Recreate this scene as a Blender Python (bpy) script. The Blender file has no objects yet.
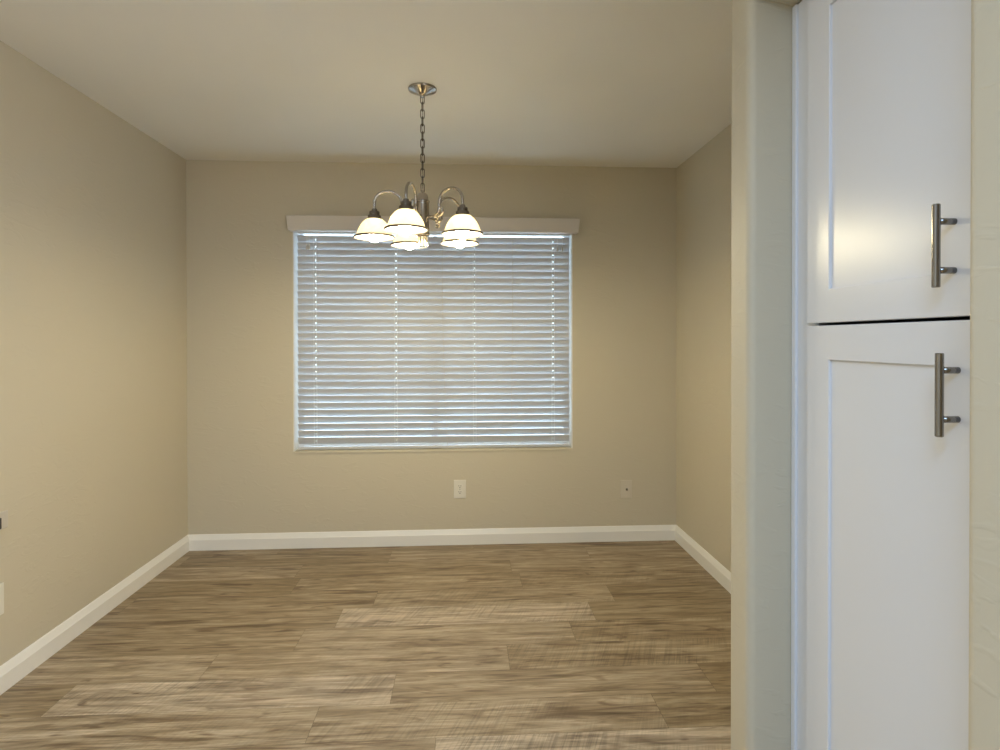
import bpy, bmesh, math, random
from mathutils import Vector, Matrix
random.seed(7)
SC = bpy.context.scene
COL = SC.collection
PI = math.pi

# ------------------------------------------------------------------ camera
cam_d = bpy.data.cameras.new('camera')
cam = bpy.data.objects.new('camera', cam_d); COL.objects.link(cam)
F_PX, YAW, PITCH, ROLL, SHIFT_PX, CAM_H = 583.87, .0589, .0064, -.0013, -31.55, 1.3157
cam_d.sensor_fit = 'HORIZONTAL'; cam_d.sensor_width = 36.0
cam_d.lens = F_PX / 1000 * 36.0
cam_d.shift_y = SHIFT_PX / 1000
cam_d.clip_start = .02
fwd = Vector((math.sin(YAW) * math.cos(PITCH), math.cos(YAW) * math.cos(PITCH), -math.sin(PITCH)))
rgt = Vector((math.cos(YAW), -math.sin(YAW), 0)); up = rgt.cross(fwd)
r2 = math.cos(ROLL) * rgt + math.sin(ROLL) * up
u2 = -math.sin(ROLL) * rgt + math.cos(ROLL) * up
mw = Matrix((r2, u2, -fwd)).transposed().to_4x4(); mw.translation = (0, 0, CAM_H)
cam.matrix_world = mw
SC.camera = cam

# ------------------------------------------------------------------ world, lights, exposure
world = bpy.data.worlds.new('sky'); SC.world = world; world.use_nodes = True
bgn = world.node_tree.nodes['Background']
bgn.inputs['Color'].default_value = (.64, .80, 1.0, 1)
bgn.inputs['Strength'].default_value = 12.0

def area_light(name, loc, target, sx, sy, watts, colour):
    d = bpy.data.lights.new(name, 'AREA'); d.shape = 'RECTANGLE'; d.size = sx; d.size_y = sy
    d.energy = watts; d.color = colour
    o = bpy.data.objects.new(name, d); COL.objects.link(o); o.location = loc
    o.rotation_euler = (Vector(target) - Vector(loc)).to_track_quat('-Z', 'Y').to_euler()
    return o
# fill lights added in the unseen kitchen: bluish from overhead, warmer from the right
area_light('kitchen_overhead_fill', (-.4, -.6, 2.41), (-.4, -.6, 0), 1.2, .6, 49, (.35, .62, 1.0))
area_light('kitchen_side_fill', (.655, -.45, 1.50), (-1.74, -.45, 1.50), 1.2, 1.3, 42, (1.0, .94, .90))
BULB = 219.0

SC.view_settings.view_transform = 'Standard'
SC.view_settings.look = 'None'
SC.view_settings.gamma = 1.0
SC.view_settings.use_curve_mapping = False
SC.view_settings.exposure = 0.0

# ------------------------------------------------------------------ materials
def new_mat(name):
    m = bpy.data.materials.new(name); m.use_nodes = True
    nt = m.node_tree; return m, nt, nt.nodes['Principled BSDF']
def L(nt, a, b): nt.links.new(a, b)

def paint(name, col, rough=.6, bump=.15, scale=60, dist=.002, var=.04):
    m, nt, p = new_mat(name)
    p.inputs['Roughness'].default_value = rough
    tc = nt.nodes.new('ShaderNodeTexCoord')
    n = nt.nodes.new('ShaderNodeTexNoise'); n.inputs['Scale'].default_value = scale; n.inputs['Detail'].default_value = 4
    L(nt, tc.outputs['Object'], n.inputs['Vector'])
    n2 = nt.nodes.new('ShaderNodeTexNoise'); n2.inputs['Scale'].default_value = 1.7
    L(nt, tc.outputs['Object'], n2.inputs['Vector'])
    mx = nt.nodes.new('ShaderNodeMix'); mx.data_type = 'RGBA'
    mx.inputs[6].default_value = tuple(c * (1 - var) for c in col) + (1,)
    mx.inputs[7].default_value = tuple(min(1, c * (1 + var)) for c in col) + (1,)
    L(nt, n2.outputs['Fac'], mx.inputs[0]); L(nt, mx.outputs[2], p.inputs['Base Color'])
    if bump:
        b = nt.nodes.new('ShaderNodeBump'); b.inputs['Strength'].default_value = bump; b.inputs['Distance'].default_value = dist
        L(nt, n.outputs['Fac'], b.inputs['Height']); L(nt, b.outputs['Normal'], p.inputs['Normal'])
    return m

def textured_wall(name, col):
    """painted drywall with a hand-trowelled skip texture"""
    m, nt, p = new_mat(name)
    p.inputs['Roughness'].default_value = .55
    tc = nt.nodes.new('ShaderNodeTexCoord')
    fine = nt.nodes.new('ShaderNodeTexNoise'); fine.inputs['Scale'].default_value = 55; fine.inputs['Detail'].default_value = 3
    mp = nt.nodes.new('ShaderNodeMapping'); mp.inputs['Scale'].default_value = (9, 9, 22)
    L(nt, tc.outputs['Object'], mp.inputs['Vector']); L(nt, tc.outputs['Object'], fine.inputs['Vector'])
    big = nt.nodes.new('ShaderNodeTexNoise'); big.inputs['Scale'].default_value = 1.0; big.inputs['Detail'].default_value = 2
    big.inputs['Distortion'].default_value = 1.6
    L(nt, mp.outputs['Vector'], big.inputs['Vector'])
    rp = nt.nodes.new('ShaderNodeValToRGB'); rp.color_ramp.elements[0].position = .56; rp.color_ramp.elements[1].position = .66
    L(nt, big.outputs['Fac'], rp.inputs['Fac'])
    ad = nt.nodes.new('ShaderNodeMath'); ad.operation = 'MULTIPLY_ADD'; ad.inputs[1].default_value = .35
    L(nt, fine.outputs['Fac'], ad.inputs[0]); L(nt, rp.outputs['Color'], ad.inputs[2])
    b = nt.nodes.new('ShaderNodeBump'); b.inputs['Strength'].default_value = .2; b.inputs['Distance'].default_value = .002
    L(nt, ad.outputs[0], b.inputs['Height']); L(nt, b.outputs['Normal'], p.inputs['Normal'])
    p.inputs['Base Color'].default_value = col + (1,)
    return m

def metal(name, col, rough, aniso=0.0):
    m, nt, p = new_mat(name)
    p.inputs['Metallic'].default_value = 1.0
    p.inputs['Base Color'].default_value = col + (1,)
    tc = nt.nodes.new('ShaderNodeTexCoord')
    mp = nt.nodes.new('ShaderNodeMapping'); mp.inputs['Scale'].default_value = (900, 900, 12)
    n = nt.nodes.new('ShaderNodeTexNoise'); n.inputs['Scale'].default_value = 1
    mr = nt.nodes.new('ShaderNodeMapRange'); mr.inputs[3].default_value = rough - .06; mr.inputs[4].default_value = rough + .06
    L(nt, tc.outputs['Object'], mp.inputs['Vector']); L(nt, mp.outputs['Vector'], n.inputs['Vector'])
    L(nt, n.outputs['Fac'], mr.inputs[0]); L(nt, mr.outputs[0], p.inputs['Roughness'])
    return m

WALL = (.625, .567, .440)
M_WALL = textured_wall('beige_wall_paint', WALL)
M_CEIL = paint('ceiling_paint', (.88, .86, .80), .8, .2, 70)
M_TRIM = paint('white_trim_paint', (.90, .88, .83), .35, 0)
M_REVEAL = paint('white_window_reveal', (.82, .82, .80), .5, 0)
M_CAB = paint('white_cabinet_lacquer', (.79, .80, .835), .28, .02, 40, .001, .01)
M_DARK = paint('dark_gap', (.02, .02, .02), .8, 0)
M_PLATE = paint('white_plastic', (.80, .77, .68), .35, 0)
M_PLATE_BEIGE = paint('painted_plate', (.67, .61, .51), .4, 0)
M_GREY = paint('grey_plastic', (.60, .56, .49), .4, 0)
M_SLOT = paint('dark_slot', (.05, .045, .04), .6, 0)
M_NICKEL = metal('brushed_nickel', (.42, .385, .345), .20)
M_STEEL = metal('brushed_steel', (.27, .26, .25), .22)
M_BAND = paint('dark_bronze_band', (.045, .038, .032), .45, 0)
M_DNICKEL = metal('dark_brushed_nickel', (.20, .18, .16), .24)
M_VALANCE = paint('valance_white', (.72, .67, .61), .45, 0)
M_VINYL = paint('white_vinyl', (.85, .86, .86), .35, 0)
M_GROUND = paint('concrete_yard', (.45, .45, .43), .9, .3, 8)

def slat_material():
    m, nt, p = new_mat('blind_slat')
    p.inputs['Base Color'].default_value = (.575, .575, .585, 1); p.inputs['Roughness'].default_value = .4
    t = nt.nodes.new('ShaderNodeBsdfTranslucent'); t.inputs['Color'].default_value = (.8, .84, .9, 1)
    mx = nt.nodes.new('ShaderNodeMixShader'); mx.inputs[0].default_value = .04
    out = nt.nodes['Material Output']
    L(nt, p.outputs[0], mx.inputs[1]); L(nt, t.outputs[0], mx.inputs[2]); L(nt, mx.outputs[0], out.inputs['Surface'])
    return m
M_SLAT = slat_material()

def shade_material():
    m, nt, p = new_mat('frosted_glass_shade')
    tc = nt.nodes.new('ShaderNodeTexCoord')
    n = nt.nodes.new('ShaderNodeTexNoise'); n.inputs['Scale'].default_value = 14; n.inputs['Detail'].default_value = 3
    n.inputs['Distortion'].default_value = 1.2
    L(nt, tc.outputs['Object'], n.inputs['Vector'])
    rp = nt.nodes.new('ShaderNodeValToRGB')
    rp.color_ramp.elements[0].position = .3; rp.color_ramp.elements[0].color = (.90, .83, .68, 1)
    rp.color_ramp.elements[1].position = .7; rp.color_ramp.elements[1].color = (.96, .93, .86, 1)
    L(nt, n.outputs['Fac'], rp.inputs['Fac'])
    L(nt, rp.outputs['Color'], p.inputs['Base Color']); p.inputs['Roughness'].default_value = .25
    t = nt.nodes.new('ShaderNodeBsdfTranslucent'); L(nt, rp.outputs['Color'], t.inputs['Color'])
    mx = nt.nodes.new('ShaderNodeMixShader'); mx.inputs[0].default_value = .42
    out = nt.nodes['Material Output']
    L(nt, p.outputs[0], mx.inputs[1]); L(nt, t.outputs[0], mx.inputs[2]); L(nt, mx.outputs[0], out.inputs['Surface'])
    return m
M_SHADE = shade_material()

def emit(name, col, s):
    m, nt, p = new_mat(name)
    p.inputs['Base Color'].default_value = (.9, .9, .88, 1)
    p.inputs['Emission Color'].default_value = col + (1,); p.inputs['Emission Strength'].default_value = s
    return m
M_BULB = emit('lit_bulb', (1.0, .87, .57), BULB)

def glass():
    m = bpy.data.materials.new('window_glass'); m.use_nodes = True; nt = m.node_tree; nt.nodes.clear()
    out = nt.nodes.new('ShaderNodeOutputMaterial'); tr = nt.nodes.new('ShaderNodeBsdfTransparent'); gl = nt.nodes.new('ShaderNodeBsdfGlossy')
    gl.inputs['Roughness'].default_value = .02; tr.inputs['Color'].default_value = (.93, .96, .95, 1)
    fr = nt.nodes.new('ShaderNodeFresnel'); mx = nt.nodes.new('ShaderNodeMixShader')
    L(nt, fr.outputs[0], mx.inputs[0]); L(nt, tr.outputs[0], mx.inputs[1]); L(nt, gl.outputs[0], mx.inputs[2]); L(nt, mx.outputs[0], out.inputs['Surface'])
    return m
M_GLASS = glass()

def floor_material():
    """weathered oak vinyl plank: long grain, dark streaks, knots and cross saw marks; tone and offset come per plank"""
    m, nt, p = new_mat('weathered_oak_plank')
    N = nt.nodes.new
    def math_(op, a=None, b=None, c=None):
        n = N('ShaderNodeMath'); n.operation = op
        for i, v in enumerate((a, b, c)):
            if v is None: continue
            if isinstance(v, (int, float)): n.inputs[i].default_value = v
            else: L(nt, v, n.inputs[i])
        return n.outputs[0]
    def noise(vec, scale, det=4, dist=0., rough=.55):
        n = N('ShaderNodeTexNoise'); n.inputs['Scale'].default_value = scale; n.inputs['Detail'].default_value = det
        n.inputs['Distortion'].default_value = dist; n.inputs['Roughness'].default_value = rough
        L(nt, vec, n.inputs['Vector']); return n.outputs['Fac']
    def mapping(vec, sc):
        n = N('ShaderNodeMapping'); n.inputs['Scale'].default_value = sc; L(nt, vec, n.inputs['Vector']); return n.outputs[0]
    def ramp(f, stops):
        n = N('ShaderNodeValToRGB'); cr = n.color_ramp
        while len(cr.elements) < len(stops): cr.elements.new(.5)
        for e, (pos, c) in zip(cr.elements, stops): e.position = pos; e.color = c + (1,)
        L(nt, f, n.inputs['Fac']); return n.outputs['Color']
    def at(name):
        n = N('ShaderNodeAttribute'); n.attribute_name = name; return n
    tc = N('ShaderNodeTexCoord')
    tone, seed, saw = at('tone').outputs['Fac'], at('seed').outputs['Fac'], at('saw').outputs['Fac']
    off = N('ShaderNodeCombineXYZ'); L(nt, math_('MULTIPLY', seed, 37.), off.inputs[0]); L(nt, math_('MULTIPLY', seed, 13.), off.inputs[1])
    L(nt, math_('MULTIPLY', seed, 5.), off.inputs[2])
    va = N('ShaderNodeVectorMath'); va.operation = 'ADD'; L(nt, tc.outputs['Object'], va.inputs[0]); L(nt, off.outputs[0], va.inputs[1])
    V = va.outputs[0]
    grain = noise(mapping(V, (2.6, 30, 1)), 1., 8, .9, .66)
    streak = noise(mapping(V, (1.9, 17, 1)), 1., 4, 1.3)
    fine = noise(mapping(V, (11, 190, 1)), 1., 3, .3)
    patch = noise(mapping(V, (1.6, 5, 1)), 1., 3, .5)
    # rough saw marks across the board: irregular, slightly slanted and bowed lines
    rm = N('ShaderNodeMapping'); rm.inputs['Rotation'].default_value = (0, 0, .38); L(nt, V, rm.inputs['Vector'])
    sawn = noise(mapping(rm.outputs[0], (120, 4.0, 1)), 1., 2, .6)
    sawr = N('ShaderNodeMapRange'); sawr.inputs[1].default_value = .36; sawr.inputs[2].default_value = .56; L(nt, sawn, sawr.inputs[0])
    sawmask = math_('MULTIPLY', saw, math_('SMOOTH_MIN', 1.0, math_('MULTIPLY', math_('SUBTRACT', patch, .34), 5.0), .1))
    sawl = math_('MULTIPLY', math_('SUBTRACT', sawr.outputs[0], .75), sawmask)
    base = ramp(grain, [(.23, (.150, .098, .050)), (.42, (.275, .198, .112)), (.56, (.405, .312, .196)), (.78, (.60, .505, .365))])
    knot = noise(mapping(V, (3.6, 19, 1)), 1., 2, 1.4)
    kn = ramp(knot, [(.61, (1, 1, 1)), (.72, (.42, .33, .25))])
    dk0 = ramp(streak, [(.31, (.40, .31, .23)), (.46, (1, 1, 1))])
    dkm = N('ShaderNodeMix'); dkm.data_type = 'RGBA'; dkm.blend_type = 'MULTIPLY'; dkm.inputs[0].default_value = 1.0
    L(nt, dk0, dkm.inputs[6]); L(nt, kn, dkm.inputs[7]); dark = dkm.outputs[2]
    mul = N('ShaderNodeMix'); mul.data_type = 'RGBA'; mul.blend_type = 'MULTIPLY'; mul.inputs[0].default_value = .85
    L(nt, base, mul.inputs[6]); L(nt, dark, mul.inputs[7])
    f1 = math_('MULTIPLY_ADD', math_('SUBTRACT', fine, .5), 1.0, 1.0)
    f2 = math_('MULTIPLY_ADD', sawl, .36, f1)
    f3 = math_('MULTIPLY', f2, tone)
    hsv = N('ShaderNodeHueSaturation'); L(nt, mul.outputs[2], hsv.inputs['Color']); L(nt, f3, hsv.inputs['Value'])
    L(nt, math_('MULTIPLY_ADD', tone, -.55, 1.50), hsv.inputs['Saturation'])
    L(nt, hsv.outputs['Color'], p.inputs['Base Color'])
    p.inputs['Roughness'].default_value = .42
    b = N('ShaderNodeBump'); b.inputs['Strength'].default_value = .25; b.inputs['Distance'].default_value = .002
    L(nt, math_('ADD', grain, sawl), b.inputs['Height']); L(nt, b.outputs['Normal'], p.inputs['Normal'])
    return m
M_FLOOR = floor_material()

# ------------------------------------------------------------------ mesh helpers
def obj(name, bm, mat, parent=None, smooth=False):
    bmesh.ops.recalc_face_normals(bm, faces=bm.faces)
    me = bpy.data.meshes.new(name); bm.to_mesh(me); bm.free()
    if mat: me.materials.append(mat)
    if smooth: 
        for f in me.polygons: f.use_smooth = True
        me.set_sharp_from_angle(angle=math.radians(38))
    o = bpy.data.objects.new(name, me); COL.objects.link(o)
    if parent: o.parent = parent
    return o
def struct(name, bm, mat, parent=None, smooth=False):
    o = obj(name, bm, mat, parent, smooth)
    if not parent: o['kind'] = 'structure'
    return o
def tag(o, label, cat, group=None):
    o['label'] = label; o['category'] = cat
    if group: o['group'] = group
    return o
def empty(name, loc=(0, 0, 0), rz=0):
    o = bpy.data.objects.new(name, None); COL.objects.link(o); o.location = loc; o.rotation_euler = (0, 0, rz)
    o.empty_display_size = .1
    return o
def B(): return bmesh.new()
def box(bm, x0, x1, y0, y1, z0, z1, bev=0, seg=1):
    vs = [bm.verts.new((x, y, z)) for x in (x0, x1) for y in (y0, y1) for z in (z0, z1)]
    fs = [(0, 1, 3, 2), (4, 6, 7, 5), (0, 4, 5, 1), (2, 3, 7, 6), (0, 2, 6, 4), (1, 5, 7, 3)]
    faces = [bm.faces.new([vs[i] for i in f]) for f in fs]
    if bev:
        es = set(e for f in faces for e in f.edges)
        bmesh.ops.bevel(bm, geom=list(es), offset=bev, segments=seg, affect='EDGES', profile=.6)
    return bm
def prism(bm, pts, z0, z1):
    """closed XY outline extruded in Z"""
    a = [bm.verts.new((x, y, z0)) for x, y in pts]; b = [bm.verts.new((x, y, z1)) for x, y in pts]
    n = len(pts)
    bm.faces.new(a); bm.faces.new(b)
    for i in range(n): bm.faces.new((a[i], a[(i + 1) % n], b[(i + 1) % n], b[i]))
    return bm
def extrude_profile(bm, pts, A, Bv):
    """profile pts (list of Vector offsets) swept from A to B"""
    a = [bm.verts.new(Vector(A) + Vector(q)) for q in pts]; b = [bm.verts.new(Vector(Bv) + Vector(q)) for q in pts]
    n = len(pts); bm.faces.new(a); bm.faces.new(b)
    for i in range(n): bm.faces.new((a[i], a[(i + 1) % n], b[(i + 1) % n], b[i]))
    return bm
def arc(cx, cy, r, a0, a1, n=8):
    return [(cx + r * math.cos(a0 + (a1 - a0) * i / n), cy + r * math.sin(a0 + (a1 - a0) * i / n)) for i in range(n + 1)]
def lathe(bm, prof, n=32, c=(0, 0, 0), closed=False):
    rings = []
    for r, z in prof:
        if r < 1e-6: rings.append([bm.verts.new((c[0], c[1], c[2] + z))])
        else: rings.append([bm.verts.new((c[0] + r * math.cos(2 * PI * i / n), c[1] + r * math.sin(2 * PI * i / n), c[2] + z)) for i in range(n)])
    pairs = list(zip(rings, rings[1:])) + ([(rings[-1], rings[0])] if closed else [])
    for a, b in pairs:
        for i in range(n):
            j = (i + 1) % n
            if len(a) == 1 and len(b) == 1: continue
            if len(a) == 1: bm.faces.new((a[0], b[i], b[j]))
            elif len(b) == 1: bm.faces.new((a[i], a[j], b[0]))
            else: bm.faces.new((a[i], a[j], b[j], b[i]))
    return bm
def spline(pts, sub=8):
    P = [Vector(q) for q in pts]; out = []
    for i in range(len(P) - 1):
        p0 = P[max(i - 1, 0)]; p1 = P[i]; p2 = P[i + 1]; p3 = P[min(i + 2, len(P) - 1)]
        for k in range(sub):
            t = k / sub
            out.append(.5 * ((2 * p1) + (p2 - p0) * t + (2 * p0 - 5 * p1 + 4 * p2 - p3) * t * t + (3 * p1 - p0 - 3 * p2 + p3) * t ** 3))
    out.append(P[-1]); return out
def tube(bm, path, r, n=10, closed=False):
    P = [Vector(q) for q in path]; m = len(P); rings = []
    t0 = (P[1] - P[0]).normalized()
    ref = Vector((0, 0, 1)) if abs(t0.z) < .9 else Vector((1, 0, 0))
    nrm = t0.cross(ref).normalized()
    for i in range(m):
        if closed: t = (P[(i + 1) % m] - P[i - 1]).normalized()
        else: t = (P[min(i + 1, m - 1)] - P[max(i - 1, 0)]).normalized()
        nrm = (nrm - t * nrm.dot(t)).normalized(); bn = t.cross(nrm)
        rr = r[i] if isinstance(r, (list, tuple)) else r
        rings.append([bm.verts.new(P[i] + rr * (math.cos(2 * PI * k / n) * nrm + math.sin(2 * PI * k / n) * bn)) for k in range(n)])
    for i in range(m if closed else m - 1):
        a, b = rings[i], rings[(i + 1) % m]
        for k in range(n): bm.faces.new((a[k], a[(k + 1) % n], b[(k + 1) % n], b[k]))
    if not closed: bm.faces.new(rings[0]); bm.faces.new(rings[-1])
    return bm

# ------------------------------------------------------------------ the setting
H = 2.44
XL, XR, YB = -1.7395, 1.382, 3.7594
WX0, WX1, WZ0, WZ1 = -1.088, .694, .603, 2.04       # window opening
YREAR = -3.6
def wall_with_hole():
    bm = B(); y0, y1 = YB, YB + .13
    xs = [XL - .12, WX0, WX1, XR + .12]; zs = [0, WZ0, WZ1, H]
    for i in range(3):
        for k in range(3):
            if i == 1 and k == 1: continue
            box(bm, xs[i], xs[i + 1], y0, y1, zs[k], zs[k + 1])
    bmesh.ops.remove_doubles(bm, verts=bm.verts, dist=1e-5)
    # drop the internal faces shared by neighbouring blocks
    seen = {}
    for f in bm.faces:
        seen.setdefault(tuple(sorted(v.index for v in f.verts)), []).append(f)
    bm.verts.index_update(); seen = {}
    for f in bm.faces: seen.setdefault(tuple(sorted(v.index for v in f.verts)), []).append(f)
    dead = [f for fs in seen.values() if len(fs) > 1 for f in fs]
    bmesh.ops.delete(bm, geom=dead, context='FACES_ONLY')
    return bm
struct('wall_back', wall_with_hole(), M_WALL)
struct('wall_left', box(B(), XL - .12, XL, YREAR, YB, 0, H), M_WALL)
struct('wall_right', box(B(), XR, XR + .12, .64, YB, 0, H), M_WALL)
r = .02; XW = .68
YN, YP0, YP1 = .762, 1.366, 1.475                    # niche near jamb, partition near and far face
part = [(XR, YP0), (XR, YP1)] + arc(XW + r, YP1 - r, r, PI / 2, PI) + arc(XW + r, YP0 + r, r, PI, 1.5 * PI)
struct('wall_partition', prism(B(), part, 0, H), M_WALL, smooth=False)
near = [(XW, YREAR), (XW + .12, YREAR), (XW + .12, .65), (XR, .65), (XR, YN)] + arc(XW + r, YN - r, r, PI / 2, PI)
struct('wall_near', prism(B(), near, 0, H), M_WALL)
# header over the niche, its soffit a little higher towards the room, rounded lower front corner
hd = [(XR, 2.117), (.79, 2.117), (XW + .03, 2.131)] + arc(XW + r, 2.131 + r, r, 1.5 * PI, PI) + [(XW, H), (XR, H)]
bm = B(); extrude_profile(bm, [(x, 0, z) for x, z in hd], (0, YN, 0), (0, YP0, 0))
struct('wall_header', bm, M_WALL)
struct('wall_rear', box(B(), XL - .12, XW + .12, YREAR - .12, YREAR, 0, H), M_WALL)
struct('ceiling', box(B(), XL - .12, XR + .12, YREAR - .12, YB + .13, H, H + .1), M_CEIL)

# floor: one mesh, a face for every plank; tone/seed/saw stored per plank
def floor_mesh():
    bm = B()
    lt = bm.faces.layers.float.new('tone'); ls = bm.faces.layers.float.new('seed'); lw = bm.faces.layers.float.new('saw')
    W, LEN, g = .192, 1.21, .0006
    x_lo, x_hi, y_lo, y_hi = XL - .1, XR + .1, YREAR, YB + .1
    special = {}
    for s in SPECIAL: special[(s[0], s[1])] = s[2:]
    row = 0; y = ROW0
    while y > y_lo:
        y1, y0 = y, max(y - W, y_lo)
        st = STARTS.get(row, random.uniform(0, LEN))
        x = x_lo - LEN + ((st - x_lo) % LEN); k = 0
        while x < x_hi:
            a, b = max(x, x_lo), min(x + LEN, x_hi)
            if b - a > .002:
                tn = random.choice((.80, .88, .92, .97, 1.0, 1.05, 1.10)); sw = random.choice((0, 0, 0, .3))
                for (rr, xc), v in special.items():
                    if rr == row and a <= xc < b: tn, sw = v
                f = bm.faces.new([bm.verts.new(q) for q in ((a + g, y0 + g, 0), (b - g, y0 + g, 0), (b - g, y1 - g, 0), (a + g, y1 - g, 0))])
                f[lt] = tn; f[ls] = random.random(); f[lw] = sw
            x += LEN; k += 1
        y -= W; row += 1
    # the sub-floor below the joints
    f = bm.faces.new([bm.verts.new(q) for q in ((x_lo, y_lo, -.0015), (x_hi, y_lo, -.0015), (x_hi, y_hi, -.0015), (x_lo, y_hi, -.0015))])
    f[lt] = .35; f[ls] = 0; f[lw] = 0
    c = [bm.verts.new((x, yy, -.05)) for x, yy in ((x_lo, y_lo), (x_hi, y_lo), (x_hi, y_hi), (x_lo, y_hi))]
    bm.faces.new(c)
    return bm
ROW0 = 3.85
STARTS = {4: -.46, 5: -.60, 6: -.73, 7: .175, 8: -.275, 9: -.525, 10: -.10, 3: .30, 2: -.95, 1: .75, 0: .05}
SPECIAL = [(5, 0, 1.36, .9), (5, 1, .84, 0), (5, -1, .95, .1), (8, -.6, 1.32, 1.), (8, .3, 1.05, .0), (8, 1.2, .82, 0), (10, .3, 1.34, 1.), (10, -.6, 1.1, .2),
           (9, 0, 1.08, .7), (9, 1, .88, .2), (9, -.8, 1.08, .3), (7, .6, .98, .9), (7, -.3, 1.10, .2), (6, -.2, 1.10, .3), (6, .8, .95, .5), (4, 0, 1.04, .5), (4, -.9, .93, 0), (6, -1.2, .95, .1)]
struct('floor', floor_mesh(), M_FLOOR)

# baseboards: flat board with a sloping moulded top
def base_profile(n):
    t, h = .016, .0975
    q = [(0, 0), (t, 0), (t, .066), (t - .002, .069), (.0055, h - .005), (.003, h), (0, h)]
    return [Vector((n[0] * a, n[1] * a, z)) for a, z in q]
struct('baseboard_left', extrude_profile(B(), base_profile((1, 0)), (XL, YREAR, 0), (XL, YB, 0)), M_TRIM)
struct('baseboard_back', extrude_profile(B(), base_profile((0, -1)), (XL, YB, 0), (XR, YB, 0)), M_TRIM)
struct('baseboard_right', extrude_profile(B(), base_profile((-1, 0)), (XR, YP1, 0), (XR, YB, 0)), M_TRIM)
struct('baseboard_partition', extrude_profile(B(), base_profile((0, 1)), (XW + .02, YP1, 0), (XR, YP1, 0)), M_TRIM)

# window set deep in the wall: white reveal lining, vinyl frame, two sashes with glass
wroot = empty('window_1', ((WX0 + WX1) / 2, YB + .1, WZ0)); wroot['kind'] = 'structure'
def wpart(name, bm, mat, parent):
    o = obj(name, bm, mat); o.parent = parent
    o.matrix_parent_inverse = Matrix.Translation(wroot.location).inverted()
    return o
bm = B(); t = .006
box(bm, WX0, WX0 + t, YB + .001, YB + .13, WZ0, WZ1); box(bm, WX1 - t, WX1, YB + .001, YB + .13, WZ0, WZ1)
box(bm, WX0 + t, WX1 - t, YB + .001, YB + .13, WZ1 - t, WZ1)
wpart('reveal_lining', bm, M_REVEAL, wroot)
wpart('window_sill', box(B(), WX0 + .001, WX1 - .001, YB - .006, YB + .13, WZ0 - .006, WZ0 + .008, .002, 2), M_WALL, wroot)
bm = B(); fx0, fx1, fz0, fz1, fy0, fy1, w = WX0 + t, WX1 - t, WZ0 + .008, WZ1 - t, YB + .09, YB + .128, .035
box(bm, fx0, fx0 + w, fy0, fy1, fz0, fz1); box(bm, fx1 - w, fx1, fy0, fy1, fz0, fz1)
box(bm, fx0 + w, fx1 - w, fy0, fy1, fz0, fz0 + w); box(bm, fx0 + w, fx1 - w, fy0, fy1, fz1 - w, fz1)
xm = (fx0 + fx1) / 2; box(bm, xm - .014, xm + .014, fy0, fy1, fz0 + w, fz1 - w)
wpart('window_frame', bm, M_VINYL, wroot)
for a, b in ((fx0 + w, xm - .014), (xm + .014, fx1 - w)):
    wpart('pane', box(B(), a, b, YB + .108, YB + .112, fz0 + w, fz1 - w), M_GLASS, wroot)
struct('ground_yard', box(B(), -12, 12, YB + .14, 22, -.25, -.15), M_GROUND)

# ------------------------------------------------------------------ window blind
blind = empty('window_blind', ((WX0 + WX1) / 2, YB, WZ0))
tag(blind, 'white horizontal window blind with closed wide slats and a flat top valance', 'window blind')
def bpart(name, bm, mat, parent=blind, smooth=False):
    o = obj(name, bm, mat, smooth=smooth); o.parent = parent
    if parent is blind: o.matrix_parent_inverse = Matrix.Translation(blind.location).inverted()
    return o
VX0, VX1, VZ0, VZ1 = -1.110, .730, 1.999, 2.090
bm = B()
prof = [(0, -.050, 0), (0, -.054, .003), (0, -.0625, .088), (0, -.060, .091), (0, -.001, .091), (0, -.001, 0)]
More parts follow.
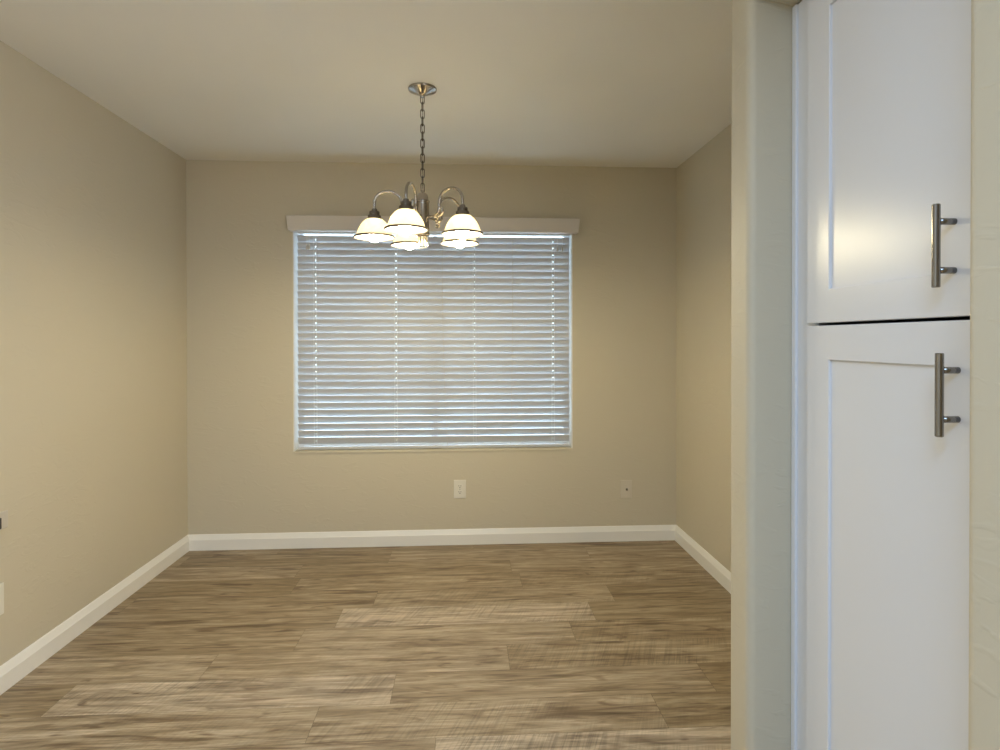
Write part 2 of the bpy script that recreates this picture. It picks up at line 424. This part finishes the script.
# the board slopes outwards to its top and its mitred ends flare with it
A_ = [bm.verts.new(Vector((VX0 + .010 - max(0, -q[1] - .052), YB, VZ0)) + Vector(q)) for q in prof]
B_ = [bm.verts.new(Vector((VX1 - .010 + max(0, -q[1] - .052), YB, VZ0)) + Vector(q)) for q in prof]
for i in range(len(prof)):
    j = (i + 1) % len(prof); bm.faces.new((A_[i], A_[j], B_[j], B_[i]))
bm.faces.new(A_); bm.faces.new(B_)
bpart('valance', bm, M_VALANCE)
SX0, SX1 = WX0 + .020, WX1 - .015
YS = YB + .040
bpart('headrail', box(B(), SX0, SX1, YS - .025, YS + .025, 1.992, 2.032, .002), M_VINYL)
LADDERS = (-.956, -.446, .058, .571)
SLAT_W, PITCH_S, TILT = .050, .0444, math.radians(63)
ZTOP, NSL = 1.958, 30
def slat_mesh():
    bm = B(); cs, sn = math.cos(TILT), math.sin(TILT); th = .0028
    def pt(x, u, v, zc):       # u along the slat width (+ is the room-side, upper edge), v its thickness
        bow = .0022 * (1 - (2 * u / SLAT_W) ** 2)
        return (x, YS - u * cs + (v - bow) * sn, zc + u * sn + (v - bow) * cs)
    hw, hl = .0014, .0042
    xs = [SX0]
    for lx in LADDERS: xs += [lx - hw, lx + hw]
    xs.append(SX1)
    us = [-SLAT_W / 2, -.0175, -hl, -.004, .004, hl, .0175, SLAT_W / 2]
    for i in range(NSL):
        zc = ZTOP - i * PITCH_S; dz = 0
        g = {}
        for a, x in enumerate(xs):
            for b, u in enumerate(us):
                for s in (0, 1): g[a, b, s] = bm.verts.new(pt(x, u, th * (s - .5), zc + dz))
        na, nb = len(xs) - 1, len(us) - 1
        solid = lambda a, b: 0 <= a < na and 0 <= b < nb and not (a % 2 == 1 and 2 <= b <= 4)
        for a in range(na):
            for b in range(nb):
                if not solid(a, b): continue
                for s in (0, 1): bm.faces.new([g[a, b, s], g[a + 1, b, s], g[a + 1, b + 1, s], g[a, b + 1, s]])
                if not solid(a - 1, b): bm.faces.new([g[a, b, 0], g[a, b + 1, 0], g[a, b + 1, 1], g[a, b, 1]])
                if not solid(a + 1, b): bm.faces.new([g[a + 1, b, 0], g[a + 1, b + 1, 0], g[a + 1, b + 1, 1], g[a + 1, b, 1]])
                if not solid(a, b - 1): bm.faces.new([g[a, b, 0], g[a + 1, b, 0], g[a + 1, b, 1], g[a, b, 1]])
                if not solid(a, b + 1): bm.faces.new([g[a, b + 1, 0], g[a + 1, b + 1, 0], g[a + 1, b + 1, 1], g[a, b + 1, 1]])
    return bm
bpart('slat_panel', slat_mesh(), M_SLAT)
ZBOT = ZTOP - (NSL - 1) * PITCH_S
bpart('bottom_rail', box(B(), SX0, SX1, YS - .012, YS + .012, WZ0 + .012, WZ0 + .030, .003, 2), M_SLAT)
for lx in LADDERS:
    bm = B(); rr = .0011
    yf, yr = YS - .5 * SLAT_W * math.cos(TILT) - .003, YS + .5 * SLAT_W * math.cos(TILT) + .003
    tube(bm, [(lx - .009, yf, 1.995), (lx - .009, yf, WZ0 + .03)], rr, 6)
    tube(bm, [(lx + .009, yf, 1.995), (lx + .009, yf, WZ0 + .03)], rr, 6)
    tube(bm, [(lx, yr, 1.995), (lx, yr, WZ0 + .03)], rr, 6)
    bpart('ladder_cord', bm, M_VINYL)
for xa, xb in ((.306, .292), (-.150, -.118)):
    bm = B(); yf = YB + .020
    tube(bm, spline([(xa, yf, 1.995), (xa * .9 + xb * .1, yf, 1.5), ((xa + xb) / 2, yf, 1.0), (xb, yf, WZ0 + .032)], 6), .0011, 6)
    bpart('hanging_cord', bm, M_GREY)
for xs_, zz in (((-1.004, -.990), 1.905), ((.598, .630), 1.905)):
    for x in xs_:
        bm = B(); yf = YB + .016
        tube(bm, [(x, yf, 1.995), (x, yf, zz + .012)], .001, 6)
        c = bpart('tilt_cord', bm, M_VINYL)
        bm = B(); lathe(bm, [(0, .016), (.003, .015), (.005, .008), (.0075, -.010), (.006, -.014), (0, -.015)], 12, (x, yf, zz))
        tz = obj('tassel', bm, M_GREY, smooth=True); tz.parent = c

# ------------------------------------------------------------------ pantry cabinet in the niche
XD = .77                                             # front face of the doors (they face the left wall)
cab = empty('pantry_cabinet', (.80, 1.065, 0))
tag(cab, 'tall white shaker pantry cabinet recessed in the wall niche, two stacked doors', 'cabinet')
IC = Matrix.Translation(cab.location).inverted()
def cpart(name, bm, mat, parent=cab, smooth=False):
    o = obj(name, bm, mat, smooth=smooth); o.parent = parent
    if parent is cab: o.matrix_parent_inverse = IC
    return o
CY0, CY1 = YN + .002, YP0 - .002
DY0, DY1 = .821, 1.277
bm = B()
box(bm, .8112, 1.36, CY0, CY0 + .016, .10, 2.112); box(bm, .8112, 1.36, CY1 - .016, CY1, .10, 2.112)
box(bm, .8112, 1.36, CY0 + .016, CY1 - .016, 2.096, 2.112); box(bm, .8112, 1.36, CY0 + .016, CY1 - .016, .10, .116); box(bm, 1.345, 1.36, CY0 + .016, CY1 - .016, .116, 2.096)
for zz in (.50, .90, 1.28, 1.72): box(bm, .84, 1.345, CY0 + .016, CY1 - .016, zz, zz + .018)
cpart('carcass', bm, M_CAB)
bm = B(); cx0, cx1 = .790, .811
box(bm, cx0, cx1, CY0, DY0 + .012, .10, 2.112, .001); box(bm, cx0, cx1, DY1 - .012, CY1 - .016, .10, 2.112, .001)
box(bm, cx0, cx1, DY0 + .012, DY1 - .012, 2.085, 2.112, .001)
box(bm, cx0, cx1, DY0 + .012, DY1 - .012, .10, .135, .001)
cpart('face_frame', bm, M_CAB)
cpart('filler_strip', box(B(), cx0 - .006, cx1, CY1 - .0165, CY1, .0, 2.112, .0025, 2), M_CAB)
cpart('toe_kick', box(B(), .86, .875, CY0, CY1, 0, .10), M_CAB)
def shaker(z0, z1, stile, rail_lo, rail_hi):
    """one shaker door: flat frame with a shallow recessed centre panel"""
    bm = B(); x0, x1, xp = XD, XD + .019, XD + .0058
    def ring(y0, y1, za, zb, x): return [bm.verts.new(q) for q in ((x, y0, za), (x, y1, za), (x, y1, zb), (x, y0, zb))]
    py0, py1, pz0, pz1 = DY0 + stile, DY1 - stile, z0 + rail_lo, z1 - rail_hi
    b = .0012
    R = [ring(DY0, DY1, z0, z1, x1), ring(DY0, DY1, z0, z1, x0 + b), ring(DY0 + b, DY1 - b, z0 + b, z1 - b, x0),
         ring(py0 - b, py1 + b, pz0 - b, pz1 + b, x0), ring(py0, py1, pz0, pz1, x0 + b), ring(py0, py1, pz0, pz1, xp)]
    for a, c in zip(R, R[1:]):
        for i in range(4): bm.faces.new((a[i], a[(i + 1) % 4], c[(i + 1) % 4], c[i]))
    bm.faces.new(R[0]); bm.faces.new(R[-1])
    return bm
def pull(zc, door, y=.8775):
    bm = B(); bx = XD - .031
    zl = .0655
    lathe(bm, [(0, -zl), (.0050, -zl), (.0060, -zl + .001), (.0060, zl - .001), (.0050, zl), (0, zl)], 20, (bx, y, zc))
    h = obj('bar_handle', bm, M_STEEL, smooth=False); h.parent = door
    h['label'] = 'brushed steel bar handle'
    for f in h.data.polygons: f.use_smooth = abs(f.normal.z) < .5
    for s in (-1, 1):
        b2 = B(); tube(b2, [(bx + .004, y, zc + s * .0385), (XD - .0002, y, zc + s * .0385)], .0052, 14)
        for v in b2.verts: pass
        me_bm = b2
        p = bpy.data.meshes.new('post'); me_bm.to_mesh(p)
        me_bm.free()
        tmp = bmesh.new(); tmp.from_mesh(h.data); tmp.from_mesh(p); 
        bmesh.ops.recalc_face_normals(tmp, faces=tmp.faces); tmp.to_mesh(h.data); tmp.free(); bpy.data.meshes.remove(p)
    for f in h.data.polygons: f.use_smooth = f.area < 2e-4 and len(f.vertices) == 4
    return h
d_up = cpart('door', shaker(1.3515, 2.102, .080, .0715, .078), M_CAB)
d_lo = cpart('door', shaker(.112, 1.3452, .080, .080, .0735), M_CAB)
d_up['label'] = 'upper door with the handle near its bottom'; d_lo['label'] = 'lower door with the handle near its top'
pull(1.4625, d_up); pull(1.2285, d_lo, .870)

# ------------------------------------------------------------------ chandelier
CHX, CHY = -.191, 2.635
ch = empty('chandelier', (CHX, CHY, H))
tag(ch, 'brushed nickel chandelier with five lit frosted glass shades, hanging from the ceiling', 'chandelier')
def hp(name, bm, mat, smooth=True, parent=ch):
    o = obj(name, bm, mat, smooth=smooth); o.parent = parent; return o
def rel(z): return z - H
hp('canopy', lathe(B(), [(0, -.0005), (.0635, -.0005), (.0645, -.004), (.062, -.009), (.050, -.014), (.030, -.022), (.016, -.030), (.010, -.034), (.008, -.040), (0, -.040)], 40), M_NICKEL)
def link_path(zc, rot, hl=.0205, hw=.0085):
    pts = []
    st = hl - hw
    for i in range(9):
        a = PI * i / 8; pts.append((hw * math.cos(a), st + hw * math.sin(a)))
    for i in range(9):
        a = PI + PI * i / 8; pts.append((hw * math.cos(a), -st + hw * math.sin(a)))
    return [Vector((x * math.cos(rot), x * math.sin(rot), zc + z)) for x, z in pts]
bm = B(); zt, zb = rel(2.392), rel(1.996); NL = 13; lp = (zt - zb) / (NL - 1)
for i in range(NL):
    tube(bm, link_path(zt - i * lp, (PI / 2 if i % 2 else 0) + .35), .0023, 8, True)
hp('chain', bm, M_DNICKEL)
cordp = [(.003 * math.sin(i * 1.3), .003 * math.cos(i * 1.1), rel(2.402) - i * .034) for i in range(13)]
hp('power_cord', tube(B(), spline(cordp, 5), .0014, 6), M_DNICKEL)
hp('column', lathe(B(), [(0, rel(1.985)), (.006, rel(1.984)), (.008, rel(1.972)), (.018, rel(1.971)), (.0225, rel(1.966)), (.0245, rel(1.957)), (.0275, rel(1.939)),
    (.0315, rel(1.937)), (.0315, rel(1.931)), (.0295, rel(1.929)), (.0295, rel(1.793)), (.0315, rel(1.790)), (.0315, rel(1.782)), (.029, rel(1.779)), (.0215, rel(1.777)),
    (.021, rel(1.742)), (.0235, rel(1.740)), (.0235, rel(1.735)), (.018, rel(1.733)), (0, rel(1.732))], 40), M_NICKEL)
def radial(a, r_, z): return (r_ * math.sin(a), -r_ * math.cos(a), rel(z))      # a = 0 points to the camera side
RA = .212
ZRIM = 1.773; DZ = -.027
for k in range(5):
    a = math.radians(-86.5 + 72 * k)
    bm = B()
    arm = [(RA, 1.890), (RA, 1.922)] + [(.152 + .060 * math.cos(t), 1.924 + .052 * math.sin(t)) for t in [PI * i / 8 for i in range(1, 9)]] + \
          [(.090, 1.912), (.089, 1.890), (.082, 1.873), (.066, 1.864), (.045, 1.863), (.025, 1.863)]
    tube(bm, spline([radial(a, *q) for q in arm], 5), .0066, 12)
    sc1 = [(.062, 1.864), (.080, 1.858), (.097, 1.862), (.108, 1.875), (.108, 1.890), (.099, 1.898), (.090, 1.893), (.089, 1.884), (.095, 1.881)]
    sc2 = [(.070, 1.865), (.079, 1.856), (.088, 1.846), (.090, 1.836), (.083, 1.829), (.075, 1.833), (.076, 1.840)]
    for s in (sc1, sc2):
        P = spline([radial(a, *q) for q in s], 5)
        tube(bm, P, [.0058 - .0014 * i / (len(P) - 1) for i in range(len(P))], 8)
    # round boss where the arm meets the column
    bmesh.ops.create_uvsphere(bm, u_segments=14, v_segments=8, radius=.0085, matrix=Matrix.Translation(radial(a, .030, 1.863)))
    hp('arm', bm, M_NICKEL)
    c = (RA * math.sin(a), -RA * math.cos(a), rel(0))
    hp('shade_holder', lathe(B(), [(q, z + DZ) for q, z in [(0, 1.924), (.010, 1.924), (.012, 1.921), (.012, 1.914), (.021, 1.912), (.0225, 1.909), (.0225, 1.896), (.0285, 1.894), (.0295, 1.891), (.0295, 1.879), (.031, 1.876), (0, 1.876)]], 28, c), M_DNICKEL)
    outer = [(q, z + DZ) for q, z in [(.030, 1.878), (.036, 1.876), (.046, 1.868), (.056, 1.857), (.065, 1.843), (.072, 1.828), (.077, 1.814), (.080, 1.806), (.0875, 1.801)]]
    inner = [(q, z + DZ) for q, z in [(.0865, 1.798), (.0775, 1.803), (.0735, 1.814), (.0685, 1.828), (.0615, 1.842), (.053, 1.854), (.043, 1.865), (.034, 1.872), (.027, 1.874)]]
    sh = hp('lamp_shade', lathe(B(), outer + inner, 44, c, closed=True), M_SHADE)
    bd = hp('rim_band', lathe(B(), [(.0862, ZRIM + .0035), (.0885, ZRIM + .003), (.0905, ZRIM - .001), (.0905, ZRIM - .0045), (.089, ZRIM - .006), (.0870, ZRIM - .0055), (.0865, ZRIM - .001)], 44, c, closed=True), M_BAND, parent=sh)
    bd['label'] = 'dark metal band round the rim'
    b_prof = [(0, 1.872), (.012, 1.872), (.013, 1.850)]
    for i in range(0, 13):
        t = math.radians(60) - i / 12 * math.radians(150)
        b_prof.append((.030 * math.cos(t), 1.806 + .030 * math.sin(t)))
    b_prof[-1] = (0, 1.776)
    hp('bulb', lathe(B(), [(q, z + DZ) for q, z in b_prof], 28, c), M_BULB)

# ------------------------------------------------------------------ wall plates
def duplex(name, loc, rz, mat, label):
    t = empty(name, loc, rz)                     # local -Y faces the room
    tag(t, label, 'wall outlet')
    bm = box(B(), -.0385, .0385, -.006, .0, -.0585, .0585, .0022, 2); obj('cover_plate', bm, mat, t)
    for s in (-1, 1):
        bm = B(); pts = [(.0165 * math.cos(q), .0145 * math.sin(q)) for q in [2 * PI * i / 24 for i in range(24)]]
        pts = [(x, max(-.0115, min(.0115, z))) for x, z in pts]
        a = [bm.verts.new((x, -.0058, z + s * .0195)) for x, z in pts]; b = [bm.verts.new((x, -.0078, z + s * .0195)) for x, z in pts]
        bm.faces.new(a); bm.faces.new(b)
        for i in range(24): bm.faces.new((a[i], a[(i + 1) % 24], b[(i + 1) % 24], b[i]))
        rc = obj('receptacle', bm, mat, t)
        bm = B(); 
        for x in (-.0065, .0065): box(bm, x - .0012, x + .0012, -.0083, -.0075, s * .0195 - .001, s * .0195 + .0075)
        box(bm, -.0028, .0028, -.0083, -.0075, s * .0195 - .0095, s * .0195 - .0045)
        obj('slot_opening', bm, M_SLOT, rc)
    obj('screw', lathe(B(), [(0, .0), (.003, .0), (.003, .001), (0, .0014)], 12).copy() if False else screw_bm(), M_STEEL, t)
    return t
def screw_bm(z=0):
    bm = B(); n = 12
    a = [bm.verts.new((.0032 * math.cos(2 * PI * i / n), -.0058, z + .0032 * math.sin(2 * PI * i / n))) for i in range(n)]
    b = [bm.verts.new((.0026 * math.cos(2 * PI * i / n), -.0072, z + .0026 * math.sin(2 * PI * i / n))) for i in range(n)]
    bm.faces.new(a); bm.faces.new(b)
    for i in range(n): bm.faces.new((a[i], a[(i + 1) % n], b[(i + 1) % n], b[i]))
    return bm
duplex('power_outlet', (-.038, YB, .356), 0, M_PLATE, 'small white power outlet on the back wall below the window')
duplex('power_outlet', (XL, 2.257, .348), -PI / 2, M_PLATE, 'white outlet plate low on the left wall at the photo edge')
for o in [o for o in bpy.data.objects if o.name.startswith('power_outlet') and abs(o.location.x - XL) < .01]:
    o.rotation_euler = (0, 0, PI / 2)
t = empty('coax_plate', (1.046, YB, .338)); tag(t, 'beige wall plate with one round cable jack near the right corner', 'wall plate')
obj('cover_plate', box(B(), -.0375, .0375, -.006, 0, -.0585, .0585, .0022, 2), M_PLATE_BEIGE, t)
bm = B(); tube(bm, [(.004, -.0055, -.002), (.004, -.0075, -.002)], .0085, 6); tube(bm, [(.004, -.007, -.002), (.004, -.0165, -.002)], .0048, 12)
j = obj('coax_jack', bm, M_NICKEL, t); j['label'] = 'threaded metal jack'
for z in (-.042, .042): obj('screw', screw_bm(z), M_PLATE_BEIGE, t)
t = empty('jack_plate', (XL, 2.284, .640), PI / 2); tag(t, 'small grey wall plate with a dark socket above the left outlet', 'wall plate')
obj('cover_plate', box(B(), -.034, .034, -.006, 0, -.033, .033, .003, 2), M_GREY, t)
obj('socket', box(B(), -.031, -.010, -.016, -.005, -.026, .016, .003, 2), M_SLOT, t)
